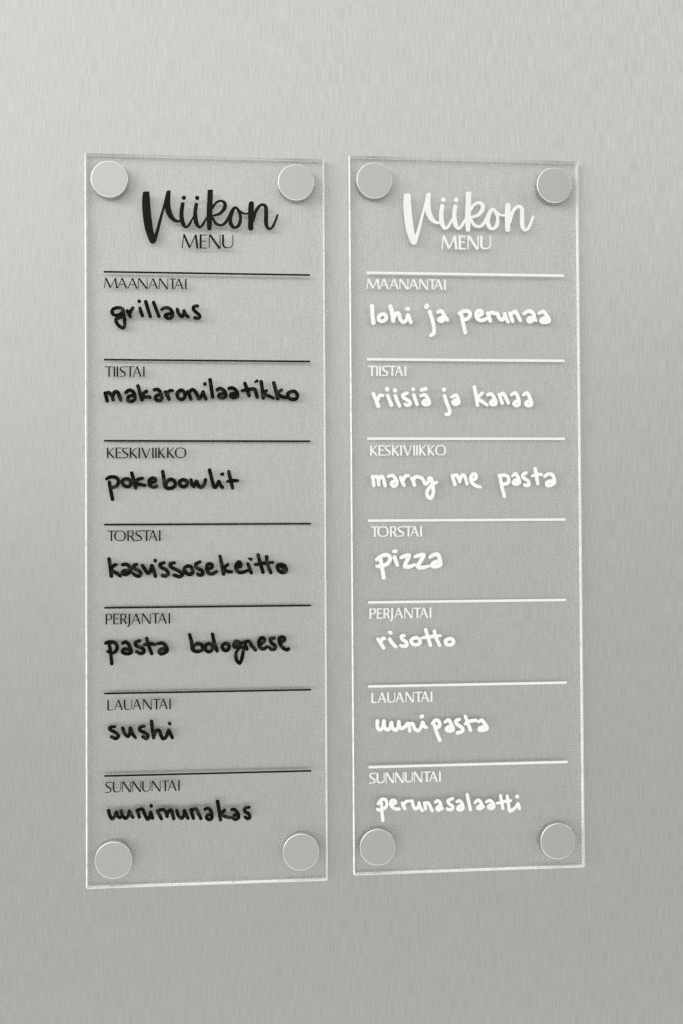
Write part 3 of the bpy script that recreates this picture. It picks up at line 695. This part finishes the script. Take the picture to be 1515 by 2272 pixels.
["S",[[33.66,237.76,0.688],[34.74,236.47,0.688],[36.19,236.69,0.688],[36.71,238.51,0.689],[35.86,239.35,0.688],[34.72,239.03,0.688]]],
["S",[[34.42,238.46,0.688],[35.46,241.87,0.688],[36.66,244.75,0.688]]],
["S",[[39.02,237.24,0.613],[40.48,236.41,0.69],[41.61,238.24,0.69],[42.36,240.52,0.69],[40.44,240.97,0.69],[39.49,240.15,0.689],[40.65,239.24,0.69],[41.98,239.95,0.69]]],
["S",[[45.01,236.25,0.614],[43.62,236.86,0.69],[43.92,238.11,0.691],[46.2,239.86,0.691],[46.27,241.29,0.691],[44.19,241.88,0.691]]],
["S",[[47.59,234.98,0.615],[48.53,237.65,0.692],[49.77,240.88,0.654]]],
["S",[[47.45,238.23,0.538],[49.3,237.17,0.692],[52.0,236.78,0.693]]],
["S",[[53.22,237.37,0.578],[54.69,236.92,0.694],[56.03,238.57,0.694],[56.86,239.91,0.694],[56.2,240.77,0.694],[53.89,240.98,0.693],[53.59,240.1,0.693],[55.05,239.68,0.694]]]],[["S",[[10.53,270.45,0.605],[11.87,268.81,0.606],[13.57,268.94,0.606],[14.12,270.93,0.606],[12.98,272.58,0.606],[10.7,273.08,0.605],[10.14,272.61,0.454]]],
["S",[[11.86,270.12,0.606],[12.02,273.86,0.606],[12.37,277.39,0.643]]],
["S",[[16.4,271.11,0.607],[17.8,270.29,0.607],[17.17,269.23,0.607],[15.91,269.57,0.607],[15.9,271.36,0.607],[17.33,272.71,0.607],[19.23,272.96,0.607]]],
["S",[[20.57,270.45,0.532],[21.13,271.89,0.608],[21.7,272.77,0.608]]],
["S",[[21.14,271.22,0.608],[22.29,269.94,0.608],[23.7,269.72,0.494]]],
["S",[[24.76,269.75,0.609],[25.31,272.01,0.609],[26.26,273.17,0.609],[27.41,272.07,0.609],[27.68,270.47,0.495],[28.16,272.47,0.609],[29.11,273.89,0.572]]],
["S",[[29.97,270.72,0.61],[30.26,272.16,0.61],[30.44,273.22,0.61]]],
["S",[[30.27,271.11,0.61],[31.42,270.69,0.61],[32.36,272.22,0.611],[33.22,274.12,0.573]]],
["S",[[34.55,270.6,0.535],[35.62,269.95,0.611],[36.76,271.22,0.612],[36.93,273.11,0.612],[35.97,273.94,0.611],[35.21,273.24,0.611],[35.99,272.22,0.611],[36.94,272.36,0.612],[37.62,273.5,0.459]]],
["S",[[41.94,269.19,0.575],[40.02,270.08,0.612],[40.39,271.33,0.612],[41.91,272.5,0.613],[41.52,273.73,0.613],[39.99,273.76,0.612],[39.61,273.38,0.497]]],
["S",[[43.73,270.68,0.537],[44.8,270.22,0.614],[45.94,271.49,0.614],[46.31,273.57,0.614],[44.96,274.1,0.614],[44.01,273.58,0.613],[44.79,272.48,0.614],[46.13,272.63,0.614]]],
["S",[[48.09,267.79,0.614],[48.83,271.2,0.615],[49.45,274.23,0.576]]],
["S",[[51.4,271.28,0.538],[52.87,270.19,0.616],[54.2,271.74,0.616],[54.58,273.25,0.616],[53.22,273.89,0.616],[52.54,273.27,0.615],[53.62,272.55,0.616],[55.15,273.08,0.462]]],
["S",[[56.33,271.04,0.539],[57.87,270.52,0.617],[59.21,271.88,0.617],[59.39,273.4,0.617],[58.23,273.93,0.617],[57.15,273.33,0.617],[57.66,272.48,0.617],[59.21,272.45,0.617]]],
["S",[[62.33,268.58,0.579],[62.88,271.61,0.618],[63.32,273.97,0.618]]],
["S",[[65.22,268.85,0.58],[65.77,272.45,0.619],[66.21,275.04,0.619],[67.49,274.77,0.619],[69.05,273.31,0.619],[69.76,272.08,0.542],[70.21,273.34,0.62],[70.4,274.33,0.581]]],
["S",[[60.87,271.78,0.463],[63.65,271.18,0.618],[66.75,270.82,0.503]]],
["S",[[69.47,269.23,0.736]]]]]]
TITLE = [["P",[[23.64,15.74,0.576],[24.25,15.31,0.576],[26.02,15.18,0.576],[26.35,16.01,0.576],[26.71,21.43,0.576],[27.31,27.26,0.576],[28.11,32.46,0.577],[28.74,31.4,0.577],[30.19,26.36,0.577],[32.07,19.85,0.578],[33.11,15.43,0.578],[33.73,14.71,0.578],[34.85,14.6,0.578],[34.93,15.39,0.578],[34.83,19.58,0.578],[35.24,22.91,0.578],[36.18,25.19,0.579],[37.21,26.42,0.579],[38.45,26.82,0.579],[38.73,27.65,0.579],[37.41,27.88,0.579],[35.76,27.29,0.578],[34.11,25.86,0.578],[32.88,23.59,0.578],[32.56,22.22,0.578],[32.06,23.82,0.578],[31.01,28.02,0.577],[29.76,33.05,0.577],[28.93,35.78,0.577],[28.1,36.67,0.576],[27.07,36.61,0.576],[26.25,35.83,0.576],[25.03,32.73,0.576],[24.01,28.58,0.576],[23.41,23.17,0.576],[23.3,19.0,0.576]]],
["S",[[39.83,20.13,0.828],[39.37,23.66,0.869],[39.6,27.0,0.952],[40.51,29.16,0.745],[41.54,29.56,0.456],[42.58,28.4,0.58],[44.04,25.65,0.332],[44.67,23.96,0.249]]],
["S",[[40.34,17.49,0.911]]],
["S",[[45.43,20.18,0.788],[44.96,23.54,0.83],[45.28,27.3,0.954],[46.23,29.17,0.664],[47.14,29.48,0.498],[48.39,27.87,0.581],[49.64,25.54,0.332]]],
["S",[[45.81,17.45,0.913]]],
["P",[[50.1,14.12,0.582],[50.72,13.94,0.582],[52.18,13.94,0.583],[52.25,16.25,0.583],[52.06,22.55,0.582],[51.92,26.75,0.582],[51.62,30.32,0.582],[51.08,30.66,0.582],[49.96,30.56,0.582],[49.64,26.79,0.582],[49.65,22.6,0.582],[49.92,17.56,0.582]]],
["S",[[52.07,21.5,0.499],[53.41,19.37,0.499],[55.49,18.4,0.5],[57.15,19.41,0.709],[56.94,21.6,0.792],[55.05,23.74,0.625],[52.47,24.64,0.499]]],
["S",[[52.22,25.69,0.499],[53.37,27.76,0.624],[55.45,28.56,0.541],[57.33,27.47,0.625],[59.22,24.07,0.501]]],
["S",[[61.32,21.09,0.585],[59.85,23.43,0.876],[59.29,26.59,0.876],[60.24,28.88,0.793],[61.7,29.36,0.543],[63.17,27.77,0.752],[63.6,24.82,0.627],[62.77,22.32,0.627],[61.53,21.08,0.501]]],
["S",[[61.94,21.28,0.501],[63.82,22.93,0.502],[65.28,23.52,0.418],[66.95,23.49,0.418]]],
["P",[[67.18,18.77,0.586],[69.06,18.6,0.586],[69.13,22.18,0.586],[68.9,26.39,0.586],[68.81,30.1,0.586],[66.92,30.14,0.586],[66.73,26.44,0.586],[66.75,22.23,0.586]]],
["S",[[68.82,26.39,0.586],[69.88,22.58,0.67],[71.36,20.36,0.629],[72.83,19.61,0.587],[74.08,20.6,0.797],[74.2,23.33,0.839],[74.18,27.13,0.881],[74.68,29.01,0.713],[75.72,29.71,0.504],[76.99,28.54,0.546],[78.26,25.78,0.462],[78.9,23.91,0.463]]]]
LABELS = [[["M",7.85,13.31,51.12,55.35],["A",13.13,17.25,51.1,55.35],["A",17.33,21.42,51.08,55.35],["N",21.6,25.44,51.06,55.34],["A",25.66,29.77,51.04,55.34],["N",30.06,33.81,51.02,55.34],["T",34.1,37.19,51.0,55.33],["A",36.31,40.14,50.99,55.33],["I",40.69,41.36,50.98,55.33]],[["T",8.06,11.47,87.41,91.66],["I",11.58,12.24,87.39,91.64],["I",12.78,13.44,87.38,91.63],
["S",13.95,16.57,87.36,91.61],["T",16.57,20.04,87.34,91.59],["A",19.35,22.93,87.31,91.57],["I",23.47,24.21,87.29,91.55]],[["K",8.78,12.05,120.65,124.92],["E",12.26,14.81,120.63,124.92],
["S",14.88,17.51,120.62,124.91],["K",17.98,21.23,120.61,124.91],["I",21.52,22.25,120.6,124.9],["V",22.61,26.49,120.59,124.9],["I",27.07,27.73,120.58,124.89],["I",28.28,28.94,120.57,124.89],["K",29.49,32.57,120.56,124.88],["K",33.12,36.24,120.55,124.88],["O",36.35,40.94,120.53,124.87]],[["T",8.77,12.33,154.53,158.87],["O",11.67,16.33,154.53,158.87],["R",16.91,20.04,154.53,158.88],
["S",20.11,22.96,154.53,158.88],["T",22.88,26.61,154.53,158.88],["A",25.55,29.17,154.53,158.88],["I",29.75,30.41,154.53,158.89]],[["P",8.07,10.79,188.54,192.8],["E",11.15,13.62,188.54,192.8],["R",13.98,16.89,188.53,192.79],["J",16.89,18.05,188.52,192.79],["A",18.53,22.35,188.52,192.79],["N",22.79,26.36,188.51,192.78],["T",26.8,29.83,188.5,192.78],["A",29.25,32.91,188.5,192.77],["I",33.57,34.19,188.49,192.77]],[["L",8.71,10.99,223.53,227.75],["A",11.43,15.06,223.52,227.75],["U",15.35,18.76,223.52,227.75],["A",18.87,22.51,223.51,227.75],["N",23.06,26.63,223.5,227.75],["T",26.96,30.2,223.49,227.75],["A",29.55,33.2,223.48,227.75],["I",33.68,34.41,223.48,227.75]],[["S",7.73,10.48,256.75,261.2],["U",10.8,14.25,256.77,261.19],["N",14.61,18.16,256.78,261.18],["N",18.64,22.23,256.8,261.18],["U",22.63,26.09,256.81,261.17],["N",26.49,30.1,256.83,261.16],["T",30.43,33.61,256.84,261.15],["A",32.99,36.68,256.86,261.14],["I",37.19,37.92,256.87,261.14]],[["M",39.45,46.29,32.64,38.41],["E",46.7,49.77,32.56,38.32],["N",50.52,55.34,32.48,38.24],["U",55.93,60.59,32.4,38.15]]]
LINES = [[(7.75, 92.35, 48.62), (7.68, 92.3, 84.65), (7.62, 92.2, 117.85), (7.6, 92.18, 152.1), (7.55, 92.1, 186.0), (7.5, 91.98, 220.87), (7.45, 91.9, 254.36)],
         [(7.15, 91.75, 49.02), (7.1, 91.65, 85.3), (6.97, 91.55, 118.5), (6.92, 91.48, 152.73), (6.82, 91.38, 186.78), (6.72, 91.34, 221.75), (6.5, 91.36, 255.24)]]
MAGNETS = [[[10.14,10.77],[86.67,10.28],[11.12,288.35],[87.37,287.48]],[[10.62,10.51],[87.66,10.83],[10.01,288.26],[86.61,288.29]]]
DAYS = ['maanantai', 'tiistai', 'keskiviikko', 'torstai', 'perjantai', 'lauantai', 'sunnuntai']
DISHES = [['grillaus', 'makaronilaatikko', 'pokebowlit', 'kasvissosekeitto', 'pasta bolognese', 'sushi', 'uunimunakas'],
          ['lohi ja perunaa', 'riisiä ja kanaa', 'marry me pasta', 'pizza', 'risotto', 'uunipasta', 'perunasalaatti']]
SHEET_W, SHEET_H = 98.6, 300.0
INK = -.00004          # ink lies this far in front of the sheet


def sheet_mesh():
    bm = bmesh.new()
    w, h, t = SHEET_W / 1000, SHEET_H / 1000, THICK
    bmesh.ops.create_cube(bm, size=1.0, matrix=Matrix.Translation((w / 2, t / 2, -h / 2)) @ Matrix.Diagonal((w, t, h, 1)))
    # the top edge is left nearly sharp, the other three sides are eased wider
    top = [e for e in bm.edges if all(v.co.z > -1e-4 for v in e.verts)]
    bmesh.ops.bevel(bm, geom=[e for e in bm.edges if e not in top], offset=.0005, segments=1, affect='EDGES')
    bm.normal_update()
    for f in bm.faces:
        f.material_index = (0 if f.normal.y < 0 else 3) if abs(f.normal.y) > .99 else (2 if abs(f.normal.y) < .1 else 1)
    me = bpy.data.meshes.new('acrylic_sheet')
    bm.to_mesh(me)
    bm.free()
    me.materials.append(M_ACRYLIC)
    me.materials.append(M_EDGE)
    me.materials.append(M_SIDE)
    me.materials.append(M_BACK)
    return me


def menu_panel(idx, loc, rot, mprint, mhand, label, colour, bold):
    root = bpy.data.objects.new('menu_panel', None)
    root.empty_display_size = .02
    COL.objects.link(root)
    root.location = loc
    root.rotation_euler = (0, rot, 0)
    tag(root, label=label, category='menu board', group='acrylic menu panels on the refrigerator door')
    link_mesh('acrylic_sheet', sheet_mesh(), root)
    dxy = (0, 0) if idx == 0 else (TITLE_SHIFT[0], TITLE_SHIFT[1])

    def moved(shapes, dx, dy, grow=0.0):
        return [(k, [[x + dx, y + dy, r + (grow if k != 'P' else 0)] for x, y, r in s]) for k, s in shapes]
    o = link_mesh('printed_title', ink_mesh('printed_title', moved(TITLE, *dxy, .06 if idx else 0), .12, mprint), root, (0, INK, 0))
    o['label'] = '%s brush script word Viikon' % colour
    tk = (.67, .31) if idx == 0 else (.80, .44)
    for q in range(8):
        sh = []
        T, t = tk if q < 7 else (tk[0] * 1.32, tk[1] * 1.25)
        dx, dy = dxy if q == 7 else (LINES[idx][q][0] - LINES[0][q][0], LINES[idx][q][2] - LINES[0][q][2])
        if q < 7 and idx:
            dy += LABEL_DY
        for ch, x0, x1, y0, y1 in LABELS[q]:
            sh += glyph(ch, x0 + dx, x1 + dx, y0 + dy, y1 + dy, T, t)
        nm = 'day_heading' if q < 7 else 'printed_subtitle'
        o = link_mesh(nm, ink_mesh(nm, sh, .085, mprint), root, (0, INK, 0))
        o['label'] = '%s printed word %s in capitals' % (colour, DAYS[q].upper() if q < 7 else 'MENU')
    for q in range(7):
        xa, xb, y = LINES[idx][q]
        hw = .38 if idx == 0 else .52
        bm = bmesh.new()
        vs = [bm.verts.new(((x) / 1000, 0, -yy / 1000)) for x, yy in ((xa, y - hw), (xa, y + hw), (xb, y + hw), (xb, y - hw))]
        bm.faces.new(vs)
        me = bpy.data.meshes.new('divider_line')
        bm.to_mesh(me)
        bm.free()
        me.materials.append(mprint)
        if me.polygons[0].normal.y > 0:
            me.flip_normals()
        link_mesh('divider_line', me, root, (0, INK, 0))
        o = link_mesh('handwritten_dish', ink_mesh('handwritten_dish', moved(HAND[idx][q], 0, 0, .13 if idx == 0 else .07), .12, mhand), root, (0, INK, 0))
        o['label'] = '%s marker handwriting %s' % (colour, DISHES[idx][q])
    return root


TITLE_SHIFT = (-.35, .2)
LABEL_DY = 0.0
LEFT = menu_panel(0, (0, FRONT, 0), 0, M_BLACK_PRINT, M_BLACK_MARKER,
                  'clear acrylic weekly menu panel with black lettering and black handwritten dishes', 'black', 0)
RIGHT = menu_panel(1, (P2[0] / 1000, FRONT, -P2[1] / 1000), P2[2], M_WHITE_PRINT, M_WHITE_MARKER,
                   'clear acrylic weekly menu panel with white lettering and white handwritten dishes', 'white', 1)

# ------------------------------------------------------------------ magnets


def magnet_mesh():
    R, Hh, c = .00755, .0012, .00028
    back = FRONT + .00004          # the magnet sits in a drilled hole and reaches back to the door
    prof = [(0, back), (R * .985, back), (R * .985, -.0001), (R, 0), (R, Hh - c)]
    for k in range(1, 6):
        a = k / 5 * math.pi / 2
        prof.append((R - c + c * math.cos(a), Hh - c + c * math.sin(a)))
    prof.append((0, Hh))
    N = 96
    bm = bmesh.new()
    rings = []
    for r, y in prof:
        if r == 0:
            rings.append([bm.verts.new((0, -y, 0))])
        else:
            rings.append([bm.verts.new((r * math.cos(2 * math.pi * k / N), -y, r * math.sin(2 * math.pi * k / N))) for k in range(N)])
    for a, b in zip(rings[:-1], rings[1:]):
        for k in range(N):
            k2 = (k + 1) % N
            if len(a) == 1:
                bm.faces.new((a[0], b[k], b[k2]))
            elif len(b) == 1:
                bm.faces.new((a[k], b[0], a[k2]))
            else:
                bm.faces.new((a[k], b[k], b[k2], a[k2]))
    bmesh.ops.recalc_face_normals(bm, faces=bm.faces)
    for f in bm.faces:
        f.smooth = abs(f.normal.y) < .995
        f.material_index = 0 if abs(f.normal.y) > .995 else (2 if abs(f.normal.y) < .05 else 1)
    me = bpy.data.meshes.new('round_magnet')
    bm.to_mesh(me)
    bm.free()
    for mt in (M_NICKEL, M_NICKEL_RIM, M_NICKEL_SIDE):
        me.materials.append(mt)
    return me


MAG = magnet_mesh()
# each magnet sits a trace askew
TILT = [[(-1.2, -.8), (-.6, .3), (.9, .5), (-.7, -.4)], [(-.8, .4), (-1.3, -.6), (.5, .2), (-.3, .5)]]
CORNERS = ['top left', 'top right', 'bottom left', 'bottom right']
for pan, (root, colour) in enumerate(((LEFT, 'black'), (RIGHT, 'white'))):
    for k, (mx, my) in enumerate(MAGNETS[pan]):
        v = Matrix.Translation(root.location) @ Matrix.Rotation(root.rotation_euler.y, 4, 'Y') @ Vector((mx / 1000, -.00003, -my / 1000))
        o = link_mesh('round_magnet', MAG, None, v)
        o.rotation_euler = (math.radians(TILT[pan][k][0]), 0, math.radians(TILT[pan][k][1]))
        tag(o, label='round silver magnet on the %s corner of the %s lettered menu panel' % (CORNERS[k], colour),
            category='magnet', group='round silver magnets holding the menu panels')
